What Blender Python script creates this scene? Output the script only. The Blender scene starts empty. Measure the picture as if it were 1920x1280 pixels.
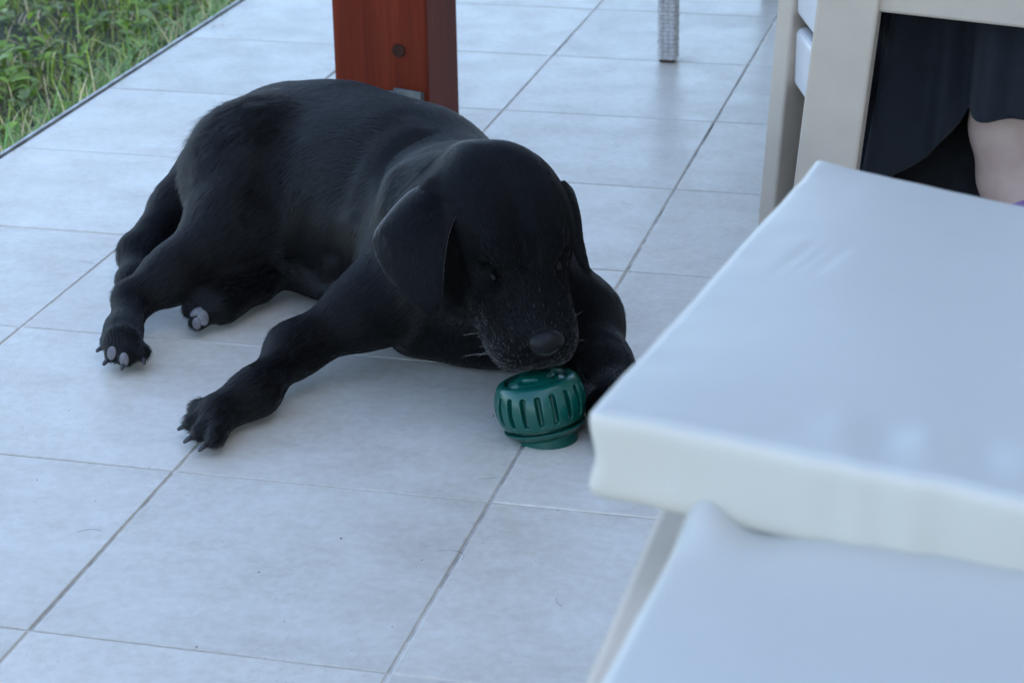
import bpy, bmesh, math, random
import numpy as np
from mathutils import Vector, Matrix, noise
R = math.radians
scene = bpy.context.scene
COL = scene.collection

# ---------------------------------------------------------------- camera, sky, sun, exposure
cam_data = bpy.data.cameras.new('camera')
cam = bpy.data.objects.new('camera', cam_data); COL.objects.link(cam); scene.camera = cam
CAM_LOC = Vector((0.85475, -1.54926, 0.96811))
cam.matrix_world = Matrix(((0.968536, -0.078816, 0.236065, CAM_LOC[0]),
                           (0.248305, 0.370148, -0.895173, CAM_LOC[1]),
                           (-0.016825, 0.925623, 0.378072, CAM_LOC[2]),
                           (0, 0, 0, 1)))
cam_data.sensor_width = 36.0; cam_data.lens = 77.61
cam_data.clip_start = 0.02; cam_data.clip_end = 500
cam_data.dof.use_dof = True; cam_data.dof.focus_distance = 2.36; cam_data.dof.aperture_fstop = 11.0

SUN_EL, SUN_ROT = 42.0, 100.0          # the sun stands behind an added wall, so the patio lies in open shade
world = bpy.data.worlds.new('World'); scene.world = world; world.use_nodes = True
wn = world.node_tree.nodes; wn.clear()
sky = wn.new('ShaderNodeTexSky'); sky.sky_type = 'NISHITA'; sky.sun_disc = False
sky.sun_elevation = R(SUN_EL); sky.sun_rotation = R(SUN_ROT); sky.air_density = 1.0; sky.dust_density = 1.5; sky.ozone_density = 1.0
bg = wn.new('ShaderNodeBackground'); bg.inputs['Strength'].default_value = 0.15
wo = wn.new('ShaderNodeOutputWorld')
world.node_tree.links.new(sky.outputs[0], bg.inputs[0]); world.node_tree.links.new(bg.outputs[0], wo.inputs[0])
sun_data = bpy.data.lights.new('sun', 'SUN'); sun_data.energy = 3.0; sun_data.angle = R(0.5); sun_data.color = (1.0, .95, .88)
sun = bpy.data.objects.new('sun', sun_data); COL.objects.link(sun)
sd = Vector((math.sin(R(SUN_ROT)) * math.cos(R(SUN_EL)), math.cos(R(SUN_ROT)) * math.cos(R(SUN_EL)), math.sin(R(SUN_EL))))
sun.rotation_euler = sd.to_track_quat('Z', 'Y').to_euler(); sun.location = sd * 20
vs = scene.view_settings; vs.view_transform = 'Standard'; vs.look = 'None'; vs.gamma = 1.0; vs.use_curve_mapping = False
vs.exposure = 2.12
scene.cycles.use_denoising = True
scene.cycles.max_bounces = 8; scene.cycles.diffuse_bounces = 4; scene.cycles.glossy_bounces = 3; scene.cycles.transmission_bounces = 4

# ---------------------------------------------------------------- helpers
def mat(name):
    m = bpy.data.materials.new(name); m.use_nodes = True
    nt = m.node_tree; b = nt.nodes['Principled BSDF']
    return m, nt, b
def N(nt, t, **kw):
    n = nt.nodes.new(t)
    for k, v in kw.items():
        if k in n.inputs: n.inputs[k].default_value = v
        else: setattr(n, k, v)
    return n
def ramp(nt, fac, stops):
    r = nt.nodes.new('ShaderNodeValToRGB'); e = r.color_ramp.elements
    while len(e) < len(stops): e.new(.5)
    for i, (p, c) in enumerate(stops):
        e[i].position = p; e[i].color = (c[0], c[1], c[2], 1) if hasattr(c, '__len__') else (c, c, c, 1)
    nt.links.new(fac, r.inputs[0]); return r.outputs[0]
def mixc(nt, fac, a, b, mode='MIX'):
    m = nt.nodes.new('ShaderNodeMix'); m.data_type = 'RGBA'; m.blend_type = mode
    for i, s in ((0, fac), (6, a), (7, b)):
        if isinstance(s, bpy.types.NodeSocket): nt.links.new(s, m.inputs[i])
        elif i == 0: m.inputs[0].default_value = s
        else: m.inputs[i].default_value = (*s, 1)
    return m.outputs[2]
def bump(nt, b, h, strength=.2, dist=.001):
    n = nt.nodes.new('ShaderNodeBump'); n.inputs['Strength'].default_value = strength; n.inputs['Distance'].default_value = dist
    nt.links.new(h, n.inputs['Height']); nt.links.new(n.outputs[0], b.inputs['Normal']); return n
def coords(nt, kind='Object', scale=(1, 1, 1)):
    tc = nt.nodes.new('ShaderNodeTexCoord'); mp = nt.nodes.new('ShaderNodeMapping'); mp.inputs['Scale'].default_value = scale
    nt.links.new(tc.outputs[kind], mp.inputs[0]); return mp.outputs[0]
def tex(nt, vec, scale, detail=4, rough=.55, dist=0.0):
    n = N(nt, 'ShaderNodeTexNoise', Scale=scale, Detail=detail, Roughness=rough, Distortion=dist)
    nt.links.new(vec, n.inputs['Vector']); return n.outputs['Fac']

def link(name, me, m=None, parent=None, smooth=False):
    o = bpy.data.objects.new(name, me); COL.objects.link(o)
    if m is not None and not me.materials: me.materials.append(m)
    if parent is not None: o.parent = parent
    if smooth:
        for p in me.polygons: p.use_smooth = True
    return o
def obj(name, bm, m=None, parent=None, smooth=False):
    me = bpy.data.meshes.new(name); bm.normal_update(); bm.to_mesh(me); bm.free()
    return link(name, me, m, parent, smooth)
def pyobj(name, V, F, m=None, parent=None, smooth=True):
    me = bpy.data.meshes.new(name); me.from_pydata([tuple(map(float, v)) for v in V], [], [tuple(map(int, f)) for f in F]); me.update()
    return link(name, me, m, parent, smooth)
def quads(name, V, Fq, m=None, parent=None, smooth=True):
    """fast quad mesh from numpy arrays"""
    me = bpy.data.meshes.new(name); V = np.asarray(V, np.float32); Fq = np.asarray(Fq, np.int32)
    me.vertices.add(len(V)); me.vertices.foreach_set('co', V.ravel())
    k = Fq.shape[1]
    me.loops.add(Fq.size); me.loops.foreach_set('vertex_index', Fq.ravel())
    me.polygons.add(len(Fq)); me.polygons.foreach_set('loop_start', np.arange(0, Fq.size, k, dtype=np.int32)); me.polygons.foreach_set('loop_total', np.full(len(Fq), k, np.int32))
    me.update(calc_edges=True); me.validate()
    return link(name, me, m, parent, smooth)
def empty(name, loc, rz=0):
    o = bpy.data.objects.new(name, None); COL.objects.link(o); o.location = loc; o.rotation_euler = (0, 0, rz); o.empty_display_size = .05
    return o
def tag(o, label=None, cat=None, group=None, kind=None):
    if label: o['label'] = label
    if cat: o['category'] = cat
    if group: o['group'] = group
    if kind: o['kind'] = kind
    return o
def box_bm(lo, hi, bev=0.0, seg=2):
    bm = bmesh.new(); bmesh.ops.create_cube(bm, size=1)
    for v in bm.verts:
        v.co = Vector([(lo[i] + hi[i]) / 2 + v.co[i] * (hi[i] - lo[i]) for i in range(3)])
    if bev: bmesh.ops.bevel(bm, geom=bm.edges[:], offset=bev, segments=seg, affect='EDGES', profile=.5)
    return bm
def board_bm(c0, c1, ax, w, d, w1=None, bev=.004, seg=3):
    """a board from c0 to c1, w wide along ax, d thick across it"""
    c0, c1, ax = Vector(c0), Vector(c1), Vector(ax)
    z = (c1 - c0).normalized(); x = (ax - z * ax.dot(z)).normalized(); y = z.cross(x); w1 = w1 or w
    bm = bmesh.new(); vs = []
    for c, ww in ((c0, w), (c1, w1)):
        vs.append([bm.verts.new(c + x * sx * ww / 2 + y * sy * d / 2) for sx, sy in ((-1, -1), (1, -1), (1, 1), (-1, 1))])
    bm.faces.new(vs[0][::-1]); bm.faces.new(vs[1])
    for i in range(4): bm.faces.new((vs[0][i], vs[0][(i + 1) % 4], vs[1][(i + 1) % 4], vs[1][i]))
    bmesh.ops.bevel(bm, geom=bm.edges[:], offset=bev, segments=seg, affect='EDGES', profile=.5)
    bmesh.ops.recalc_face_normals(bm, faces=bm.faces[:])
    return bm
def tube(pts, seg=10):
    """V, F of a round tube through (point, radius) pairs, closed at both ends"""
    P = [np.array(p, float) for p, r in pts]; rad = [r for p, r in pts]; V = []; F = []
    ref = np.array((0.123, .456, .88)); prev = None
    for i, p in enumerate(P):
        t = P[min(i + 1, len(P) - 1)] - P[max(i - 1, 0)]; t /= np.linalg.norm(t) + 1e-12
        x = (ref if prev is None else prev); x = x - t * (x @ t); x /= np.linalg.norm(x); prev = x; y = np.cross(t, x)
        for k in range(seg):
            a = 2 * math.pi * k / seg; V.append(p + rad[i] * (math.cos(a) * x + math.sin(a) * y))
    for i in range(len(P) - 1):
        for k in range(seg):
            F.append((i * seg + k, i * seg + (k + 1) % seg, (i + 1) * seg + (k + 1) % seg, (i + 1) * seg + k))
    F.append(tuple(range(seg))[::-1]); F.append(tuple((len(P) - 1) * seg + k for k in range(seg)))
    return V, F
class SDF:
    def __init__(s,lo,hi,h):
        s.lo=np.array(lo,float);s.h=h
        s.n=np.ceil((np.array(hi)-s.lo)/h).astype(int)+1
        s.ax=[(s.lo[i]+h*np.arange(s.n[i])).astype(np.float32) for i in range(3)]
        s.D=np.full(tuple(s.n),0.2,np.float32)
    def box(s,lo,hi,m):
        i0=np.clip(np.floor((np.array(lo)-m-s.lo)/s.h).astype(int),0,s.n-1)
        i1=np.clip(np.ceil((np.array(hi)+m-s.lo)/s.h).astype(int)+1,1,s.n)
        sl=tuple(slice(a,b) for a,b in zip(i0,i1))
        g=np.meshgrid(*[s.ax[i][sl[i]] for i in range(3)],indexing='ij',sparse=True)
        return sl,g
    def mix(s,sl,d,k,sub=False):
        a=s.D[sl]
        if sub:
            d=-d; h=np.clip(.5-.5*(a-d)/k,0,1)   # smooth max(a,d)
            s.D[sl]=a*(1-h)+d*h+k*h*(1-h); return
        h=np.clip(.5+.5*(a-d)/k,0,1)
        s.D[sl]=a*(1-h)+d*h-k*h*(1-h)
    def cone(s,a,b,ra,rb,k=.03,sub=False,flat=None):
        a=np.array(a,np.float32);b=np.array(b,np.float32);r=max(ra,rb)
        sl,(x,y,z)=s.box(np.minimum(a,b)-r,np.maximum(a,b)+r,.05)
        ba=b-a;L2=float(ba@ba)+1e-12
        px,py,pz=x-a[0],y-a[1],z-a[2]
        t=np.clip((px*ba[0]+py*ba[1]+pz*ba[2])/L2,0,1)
        d=np.sqrt((px-t*ba[0])**2+(py-t*ba[1])**2+(pz-t*ba[2])**2)-(ra+(rb-ra)*t)
        s.mix(sl,d,k,sub)
    def chain(s,pts,k=.03,sub=False):
        for (p,r),(q,r2) in zip(pts[:-1],pts[1:]): s.cone(p,q,r,r2,k,sub)
    def ell(s,c,rad,ax=None,k=.03,sub=False):
        c=np.array(c,np.float32);rad=np.array(rad,np.float32)
        if ax is None: ax=np.eye(3)
        ax=np.array(ax,np.float32)  # rows = local axes
        R=float(max(rad)); sl,(x,y,z)=s.box(c-R,c+R,.05)
        q=[(ax[i][0]*(x-c[0])+ax[i][1]*(y-c[1])+ax[i][2]*(z-c[2])) for i in range(3)]
        k0=np.sqrt(sum((q[i]/rad[i])**2 for i in range(3)));k1=np.sqrt(sum((q[i]/rad[i]**2)**2 for i in range(3)))+1e-9
        s.mix(sl,k0*(k0-1)/k1,k,sub)
    def floor(s,z=0.0,k=.012):
        d=(z-s.ax[2])[None,None,:]   # remove below floor: max(D, z-p)
        a=s.D;h=np.clip(.5-.5*(a-d)/k,0,1);s.D=a*(1-h)+d*h+k*h*(1-h)
    def nets(s):
        D=s.D;neg=D<0;nx,ny,nz=D.shape
        c=np.zeros((nx-1,ny-1,nz-1),np.int8)
        for i in (0,1):
            for j in (0,1):
                for k in (0,1): c+=neg[i:nx-1+i,j:ny-1+j,k:nz-1+k]
        act=(c>0)&(c<8);idx=np.full(c.shape,-1,np.int64);I=np.argwhere(act);idx[act]=np.arange(len(I))
        acc=np.zeros((len(I),3));cnt=np.zeros(len(I))
        corners=[(i,j,k) for i in (0,1) for j in (0,1) for k in (0,1)]
        val={o:D[I[:,0]+o[0],I[:,1]+o[1],I[:,2]+o[2]] for o in corners}
        for a in corners:
            for ax in range(3):
                if a[ax]==0:
                    b=list(a);b[ax]=1;b=tuple(b);va,vb=val[a],val[b];m=(va<0)!=(vb<0)
                    t=np.where(m,va/np.where(m,va-vb,1),0)
                    p=np.array(a,float)[None,:].repeat(len(I),0);p[:,ax]+=t
                    acc[m]+=p[m];cnt[m]+=1
        V=s.lo+s.h*(I+acc/cnt[:,None])
        F=[]
        for ax in range(3):
            u,v=(ax+1)%3,(ax+2)%3
            n=[slice(None)]*3
            sA=[slice(0,D.shape[i]) for i in range(3)];sB=list(sA)
            sA[ax]=slice(0,D.shape[ax]-1);sB[ax]=slice(1,D.shape[ax])
            A=neg[tuple(sA)];B=neg[tuple(sB)]
            E=np.argwhere(A!=B)
            E=E[(E[:,u]>0)&(E[:,v]>0)&(E[:,u]<D.shape[u]-1)&(E[:,v]<D.shape[v]-1)]
            if not len(E):continue
            fl=A[tuple(E.T)]
            def g(du,dv):
                e=E.copy();e[:,u]-=du;e[:,v]-=dv;return idx[tuple(e.T)]
            q=np.stack([g(1,1),g(0,1),g(0,0),g(1,0)],1)
            q[~fl]=q[~fl][:,::-1];F.append(q)
        return V,np.concatenate(F)
    def grad(s,V):
        # normals by sampling gradient (trilinear nearest)
        G=np.gradient(s.D,s.h);i=np.clip(np.round((V-s.lo)/s.h).astype(int),0,s.n-1)
        n=np.stack([g[tuple(i.T)] for g in G],1);return n/(np.linalg.norm(n,axis=1,keepdims=True)+1e-9)
def _tri(s,a,b,c,r,k=.01,sub=False):
    a,b,c=[np.array(v,np.float32) for v in (a,b,c)]
    sl,(x,y,z)=s.box(np.minimum(np.minimum(a,b),c)-r,np.maximum(np.maximum(a,b),c)+r,.03)
    X=np.stack(np.broadcast_arrays(x,y,z),-1)
    n=np.cross(b-a,a-c)
    def cl(p,e):
        t=np.clip((p@e)/(e@e),0,1);q=p-t[...,None]*e;return (q*q).sum(-1)
    pa,pb,pc=X-a,X-b,X-c;ba,cb,ac=b-a,c-b,a-c
    sg=np.sign(pa@np.cross(ba,n))+np.sign(pb@np.cross(cb,n))+np.sign(pc@np.cross(ac,n))
    d1=np.minimum(np.minimum(cl(pa,ba),cl(pb,cb)),cl(pc,ac));d2=(pa@n)**2/(n@n)
    d=np.sqrt(np.where(sg<2,d1,d2))-r
    s.mix(sl,d,k,sub)
SDF.tri=_tri
# ---------------------------------------------------------------- the setting: patio, lawn, porch roof and an added wall
T = 0.333
def tile_material():
    m, nt, b = mat('patio_tile')
    tc = nt.nodes.new('ShaderNodeTexCoord'); geo = nt.nodes.new('ShaderNodeNewGeometry'); oi = nt.nodes.new('ShaderNodeObjectInfo')
    sh = N(nt, 'ShaderNodeVectorMath', operation='SCALE'); nt.links.new(oi.outputs['Random'], sh.inputs['Scale']); sh.inputs[0].default_value = (37, 61, 13)
    ad = N(nt, 'ShaderNodeVectorMath', operation='ADD'); nt.links.new(geo.outputs['Position'], ad.inputs[0]); nt.links.new(sh.outputs[0], ad.inputs[1])
    vec = ad.outputs[0]
    mp = nt.nodes.new('ShaderNodeMapping'); mp.inputs['Scale'].default_value = (1, 1.5, 1); mp.inputs['Rotation'].default_value = (0, 0, .25); nt.links.new(vec, mp.inputs[0])
    cloud = tex(nt, mp.outputs[0], 8.5, 7, .66, .5)
    base = ramp(nt, cloud, [(.30, (.55, .487, .408)), (.5, (.605, .548, .465)), (.70, (.66, .608, .525))])
    fine = tex(nt, vec, 90, 3, .6)
    med = tex(nt, vec, 34, 5, .65); base = mixc(nt, .13, base, ramp(nt, med, [(.35, .38), (.65, .62)]), 'OVERLAY')
    base = mixc(nt, .16, base, ramp(nt, fine, [(.35, .30), (.65, .75)]), 'OVERLAY')
    # per tile tone
    tone = ramp(nt, oi.outputs['Random'], [(0, .88), (1, 1.0)])
    base = mixc(nt, 1.0, base, tone, 'MULTIPLY')
    # dirt specks and scuffs, in patches
    spk = tex(nt, geo.outputs['Position'], 260, 2, .5); pat = tex(nt, geo.outputs['Position'], 6, 3, .6)
    s1 = ramp(nt, spk, [(.655, 0), (.71, 1)]); s2 = ramp(nt, pat, [(.47, 0), (.62, 1)])
    mm = N(nt, 'ShaderNodeMath', operation='MULTIPLY'); nt.links.new(s1, mm.inputs[0]); nt.links.new(s2, mm.inputs[1])
    m2 = N(nt, 'ShaderNodeMath', operation='MULTIPLY'); nt.links.new(mm.outputs[0], m2.inputs[0]); m2.inputs[1].default_value = .5
    base = mixc(nt, m2.outputs[0], base, (.20, .155, .12))
    mp2 = nt.nodes.new('ShaderNodeMapping'); mp2.inputs['Scale'].default_value = (5, 1, 1); mp2.inputs['Rotation'].default_value = (0, 0, -.7); nt.links.new(geo.outputs['Position'], mp2.inputs[0])
    scf = ramp(nt, tex(nt, mp2.outputs[0], 45, 2, .5), [(.74, 0), (.80, .28)])
    base = mixc(nt, scf, base, (.33, .29, .26))
    nt.links.new(base, b.inputs['Base Color'])
    nt.links.new(ramp(nt, tex(nt, vec, 14, 4), [(.3, .30), (.7, .44)]), b.inputs['Roughness'])
    b.inputs['Specular IOR Level'].default_value = .45
    bump(nt, b, tex(nt, vec, 40, 5, .6), .12, .0012)
    return m
M_TILE = tile_material()
m, nt, b = mat('grout'); v = coords(nt)
nt.links.new(ramp(nt, tex(nt, v, 4, 8, .75), [(.34, (.20, .175, .15)), (.56, (.66, .60, .52))]), b.inputs['Base Color']); b.inputs['Roughness'].default_value = .9
bump(nt, b, tex(nt, v, 400, 3), .5, .001); M_GROUT = m
m, nt, b = mat('concrete'); v = coords(nt)
nt.links.new(ramp(nt, tex(nt, v, 6, 6, .65), [(.3, (.20, .19, .175)), (.7, (.34, .325, .30))]), b.inputs['Base Color']); b.inputs['Roughness'].default_value = .92; M_CONC = m
m, nt, b = mat('edge_metal'); v = coords(nt)
nt.links.new(ramp(nt, tex(nt, v, 25, 5, .7), [(.35, (.26, .25, .24)), (.6, (.5, .5, .5))]), b.inputs['Base Color']); b.inputs['Metallic'].default_value = .6; b.inputs['Roughness'].default_value = .45; M_EDGE = m

X0, X1, Y0, Y1 = -2 * T, 11 * T, -9 * T, 17 * T
floor = obj('patio_floor', box_bm((X0, Y0, -.16), (X1, Y1, -.0016)), M_GROUT); tag(floor, kind='structure')
random.seed(5)
def tile_mesh(w, d, name):
    bm = box_bm((-w / 2, -d / 2, -.009), (w / 2, d / 2, 0), .0013, 2)
    me = bpy.data.meshes.new(name); bm.to_mesh(me); bm.free(); me.materials.append(M_TILE)
    for p in me.polygons: p.use_smooth = False
    return me
TM = tile_mesh(T - .0040, T - .0026, 'tile')
near_u, near_v = range(-2, 5), range(-3, 10)
rest = []
for u in range(-2, 11):
    for vv in range(-9, 17):
        c = Vector(((u + .5) * T, (vv + .5) * T, random.uniform(-.0004, .0004)))
        if u in near_u and vv in near_v:
            o = link('tile', TM, None, floor); o.location = c
            o.rotation_euler = (random.uniform(-.0012, .0012), random.uniform(-.0012, .0012), random.uniform(-.0012, .0012))
        else: rest.append(c)
bm = bmesh.new()
for c in rest:
    t = box_bm((c[0] - T / 2 + .002, c[1] - T / 2 + .002, -.009), (c[0] + T / 2 - .002, c[1] + T / 2 - .002, c[2])); me = bpy.data.meshes.new('t'); t.to_mesh(me); t.free(); bm.from_mesh(me); bpy.data.meshes.remove(me)
tag(obj('far_tiles', bm, M_TILE, floor), kind='stuff')
obj('edge_strip', box_bm((X0 - .0085, Y0, -.02), (X0 - .003, Y1, .0025), .0008, 1), M_EDGE, floor)

# lawn: soil sheet to the horizon, a little below the tiles
m, nt, b = mat('soil'); v = coords(nt)
c1 = ramp(nt, tex(nt, v, 3, 8, .7), [(.3, (.030, .036, .018)), (.5, (.055, .060, .030)), (.7, (.11, .09, .06))])
nt.links.new(c1, b.inputs['Base Color']); b.inputs['Roughness'].default_value = .95; bump(nt, b, tex(nt, v, 60, 6), .8, .02); M_SOIL = m
bm = bmesh.new(); bmesh.ops.create_grid(bm, x_segments=90, y_segments=90, size=120)
for q in bm.verts:
    q.co.z = -.20
tag(obj('ground', bm, M_SOIL), kind='structure')
bm = bmesh.new(); bmesh.ops.create_grid(bm, x_segments=120, y_segments=120, size=1)
for q in bm.verts:
    x = X0 - .0086 - (q.co.x + 1) * 3.0; y = -3 + (q.co.y + 1) * 5.5
    q.co = Vector((x, y, -.075 + .02 * noise.noise(Vector((x * 3, y * 3, 0))) + .008 * noise.noise(Vector((x * 15, y * 15, 3)))))
bmesh.ops.reverse_faces(bm, faces=bm.faces[:])
tag(obj('lawn', bm, M_SOIL, None, True), kind='structure')

# unseen porch roof and beam, edges set for the light; ceiling and wall added
m, nt, b = mat('shade_wall_plaster'); v = coords(nt)
nt.links.new(ramp(nt, tex(nt, v, 4, 6, .6), [(.3, (.66, .63, .58)), (.7, (.72, .69, .64))]), b.inputs['Base Color']); b.inputs['Roughness'].default_value = .9; M_PLASTER = m
m, nt, b = mat('roof_boards'); v = coords(nt, scale=(1, 12, 1))
nt.links.new(ramp(nt, tex(nt, v, 3, 6, .6), [(.3, (.16, .085, .045)), (.7, (.25, .14, .075))]), b.inputs['Base Color']); b.inputs['Roughness'].default_value = .6; M_BOARD = m
m, nt, b = mat('bounce_ceiling_paint'); v = coords(nt); nt.links.new(ramp(nt, tex(nt, v, 5, 4), [(.3, (.46, .43, .39)), (.7, (.52, .49, .45))]), b.inputs['Base Color']); b.inputs['Roughness'].default_value = .8; M_BOUNCE = m
tag(obj('porch_roof', box_bm((-.18, .95, 2.86), (X1, Y1, 2.94)), M_BOARD), kind='structure')
tag(obj('bounce_ceiling', box_bm((-.16, .97, 2.856), (X1 - .01, Y1 - .01, 2.8595)), M_BOUNCE), kind='structure')  # unseen pale panel, added to bounce light onto the patio
tag(obj('porch_beam', box_bm((-.17, .95, 2.70), (-.03, Y1, 2.855), .004), M_BOARD), kind='structure')
tag(obj('shade_wall', box_bm((X1, -8, -.2), (X1 + 5, 12, 6.5)), M_PLASTER), kind='structure')  # unseen wall, added tall enough to keep the sun off patio and grass

# grass and weeds along the patio edge
def attr_mat(name, tr=.35, rough=.55):
    m, nt, b = mat(name); a = nt.nodes.new('ShaderNodeAttribute'); a.attribute_name = 'tint'
    nt.links.new(a.outputs['Color'], b.inputs['Base Color']); b.inputs['Roughness'].default_value = rough
    t = nt.nodes.new('ShaderNodeBsdfTranslucent'); nt.links.new(a.outputs['Color'], t.inputs[0])
    mx = nt.nodes.new('ShaderNodeMixShader'); mx.inputs[0].default_value = tr
    nt.links.new(b.outputs[0], mx.inputs[1]); nt.links.new(t.outputs[0], mx.inputs[2]); nt.links.new(mx.outputs[0], nt.nodes['Material Output'].inputs[0])
    return m
M_GRASS = attr_mat('grass_blades')
rng = np.random.default_rng(11)
def blades(n, xr, yr, hr, wr, cols, bend=.6, patch=None, name='grass', nseg=3):
    x = X0 - .012 - rng.random(n) ** 1.15 * (xr); y = yr[0] + rng.random(n) * (yr[1] - yr[0])
    if patch is not None:
        keep = np.array([noise.noise(Vector((a * 3.1, b_ * 3.1, 7))) for a, b_ in zip(x, y)]) > patch; x, y = x[keep], y[keep]; n = len(x)
    h = hr[0] + rng.random(n) ** 1.6 * (hr[1] - hr[0]); w = wr[0] + rng.random(n) * (wr[1] - wr[0]); a = rng.random(n) * 6.283; be = rng.random(n) * bend
    V = np.zeros((n, (nseg + 1) * 2, 3)); d = np.stack([np.cos(a), np.sin(a)], 1); p = np.stack([-d[:, 1], d[:, 0]], 1)
    for i in range(nseg + 1):
        t = i / nseg; ang = be * t * 1.6
        up = h * t * np.cos(ang * .6); out = h * t * np.sin(ang)
        ww = w * (1 - t ** 2.2) * .5 + .0002
        c = np.stack([x, y], 1) + d * out[:, None]
        V[:, 2 * i, :2] = c - p * ww[:, None]; V[:, 2 * i + 1, :2] = c + p * ww[:, None]; V[:, 2 * i:2 * i + 2, 2] = (-.075 + up)[:, None]
    F = np.array([[2 * i, 2 * i + 1, 2 * i + 3, 2 * i + 2] for i in range(nseg)])
    Fq = (F[None] + (np.arange(n) * (nseg + 1) * 2)[:, None, None]).reshape(-1, 4)
    cols = np.array(cols); ci = rng.integers(0, len(cols), n); tint = cols[ci] * 3.3 * (.5 + 1.0 * rng.random((n, 1)))
    return V.reshape(-1, 3), Fq, np.repeat(tint, (nseg + 1) * 2, 0)
def leaves(n, xr, yr, size, cols):
    """rosettes of broad weed leaves"""
    V = []; Fq = []; tint = []; prof = [(0, .12), (.3, .7), (.6, 1.0), (.85, .7), (1, .05)]
    for _ in range(n):
        cx = X0 - .03 - rng.random() ** 1.1 * xr; cy = yr[0] + rng.random() * (yr[1] - yr[0]); k = rng.integers(3, 8); s0 = size * (.5 + rng.random()); base = np.array(cols[rng.integers(len(cols))])
        for j in range(k):
            a = rng.random() * 6.283; el = .2 + rng.random() * .9; L = s0 * (.6 + .6 * rng.random()); w = L * (.16 + .22 * rng.random()); d = np.array((math.cos(a), math.sin(a))); p = np.array((-d[1], d[0])); z0 = -.07 + rng.random() * .03; b0 = len(V); col = base * 3.0 * (.6 + .8 * rng.random())
            for t, wf in prof:
                e = el * (1 - .8 * t); r = L * t * math.cos(el * .7); z = z0 + L * (math.sin(el) * t - .45 * t * t * math.sin(el))
                for sg in (-1, 0, 1):
                    V.append((cx + d[0] * r + p[0] * sg * w * wf, cy + d[1] * r + p[1] * sg * w * wf, z + abs(sg) * w * wf * .35)); tint.append(col)
            for i in range(len(prof) - 1):
                for q in (0, 1): Fq.append((b0 + 3 * i + q, b0 + 3 * i + q + 1, b0 + 3 * i + q + 4, b0 + 3 * i + q + 3))
    return np.array(V), np.array(Fq), np.array(tint)
parts = [blades(34000, 1.7, (.7, 4.6), (.012, .042), (.0016, .0038), [(.075, .095, .014), (.09, .12, .018), (.06, .075, .018), (.12, .13, .028), (.11, .09, .035)], 1.1),
         blades(5000, 1.7, (.7, 4.6), (.03, .075), (.0025, .006), [(.10, .145, .018), (.125, .165, .022), (.085, .115, .028)], .8, patch=.05),
         blades(4500, 1.6, (.7, 4.6), (.015, .07), (.0015, .004), [(.30, .24, .14), (.24, .19, .11), (.20, .15, .09)], 1.4),
         blades(2600, .09, (.7, 4.6), (.05, .11), (.002, .005), [(.06, .11, .03), (.09, .13, .05), (.22, .18, .10)], .9),
         leaves(2600, 1.6, (.7, 4.4), .026, [(.085, .13, .018), (.11, .16, .02), (.075, .105, .022), (.10, .125, .045)])]
off = 0; VV = []; FF = []; TT = []
for V_, F_, t_ in parts:
    VV.append(V_); FF.append(F_ + off); TT.append(t_); off += len(V_)
grass = quads('grass', np.concatenate(VV), np.concatenate(FF), M_GRASS, None, True)
at = grass.data.attributes.new('tint', 'FLOAT_COLOR', 'POINT'); TT = np.concatenate(TT)
at.data.foreach_set('color', np.concatenate([TT, np.ones((len(TT), 1))], 1).astype(np.float32).ravel())
tag(grass, 'green grass and weeds growing along the tiled patio edge', 'grass', kind='stuff')
# ---------------------------------------------------------------- porch post
def wood_mat():
    m, nt, b = mat('stained_wood'); v = coords(nt, 'Object', (1, 1, .06))
    n1 = tex(nt, v, 38, 6, .6, .6); n2 = tex(nt, v, 160, 3, .5)
    c = ramp(nt, n1, [(.25, (.095, .014, .006)), (.5, (.135, .020, .008)), (.72, (.175, .030, .011))])
    c = mixc(nt, .25, c, ramp(nt, n2, [(.3, .3), (.7, .7)]), 'OVERLAY')
    nt.links.new(c, b.inputs['Base Color']); b.inputs['Roughness'].default_value = .55; b.inputs['Specular IOR Level'].default_value = .12
    bump(nt, b, n2, .15, .001); return m
M_WOOD = wood_mat()
m, nt, b = mat('zinc_steel'); v = coords(nt); nt.links.new(ramp(nt, tex(nt, v, 60, 4), [(.3, (.10, .11, .11)), (.7, (.20, .21, .21))]), b.inputs['Base Color']); b.inputs['Metallic'].default_value = .9; b.inputs['Roughness'].default_value = .5; M_ZINC = m
m, nt, b = mat('dark_plug'); v = coords(nt); nt.links.new(ramp(nt, tex(nt, v, 150, 3), [(.3, (.030, .012, .008)), (.7, (.060, .022, .014))]), b.inputs['Base Color']); b.inputs['Roughness'].default_value = .8; b.inputs['Specular IOR Level'].default_value = .2; M_PLUG = m
post = empty('porch_post', (-.10, 1.435, 0)); tag(post, 'square red-brown stained wooden porch post behind the black dog', 'post')
shaft = obj('shaft', box_bm((-.07, -.07, .0125), (.07, .088, 2.695), .005, 3), M_WOOD, post)
V, F = tube([((.028, -.0705, .169), .0001), ((.028, -.0705, .169), .0095), ((.028, -.0735, .169), .009), ((.028, -.0725, .169), .0055), ((.028, -.0722, .169), .0001)], 24)
pyobj('plug', V, F, M_PLUG, post, False)
bk = obj('bracket', box_bm((-.045, -.0745, 0), (.064, -.0708, .110), .001, 1), M_ZINC, post)
obj('bracket_flange', board_bm((.040, -.0762, .055), (.040, -.0762, .114), (1, -.35, 0), .05, .003, None, .0008, 1), M_ZINC, bk)
obj('base_plate', box_bm((-.085, -.085, .0012), (.085, .10, .012), .001, 1), M_ZINC, post)
V, F = tube([((-.03, -.0745, .06), .008), ((-.03, -.079, .06), .008)], 6); pyobj('bolt', V, F, M_ZINC, bk, False)

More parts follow.
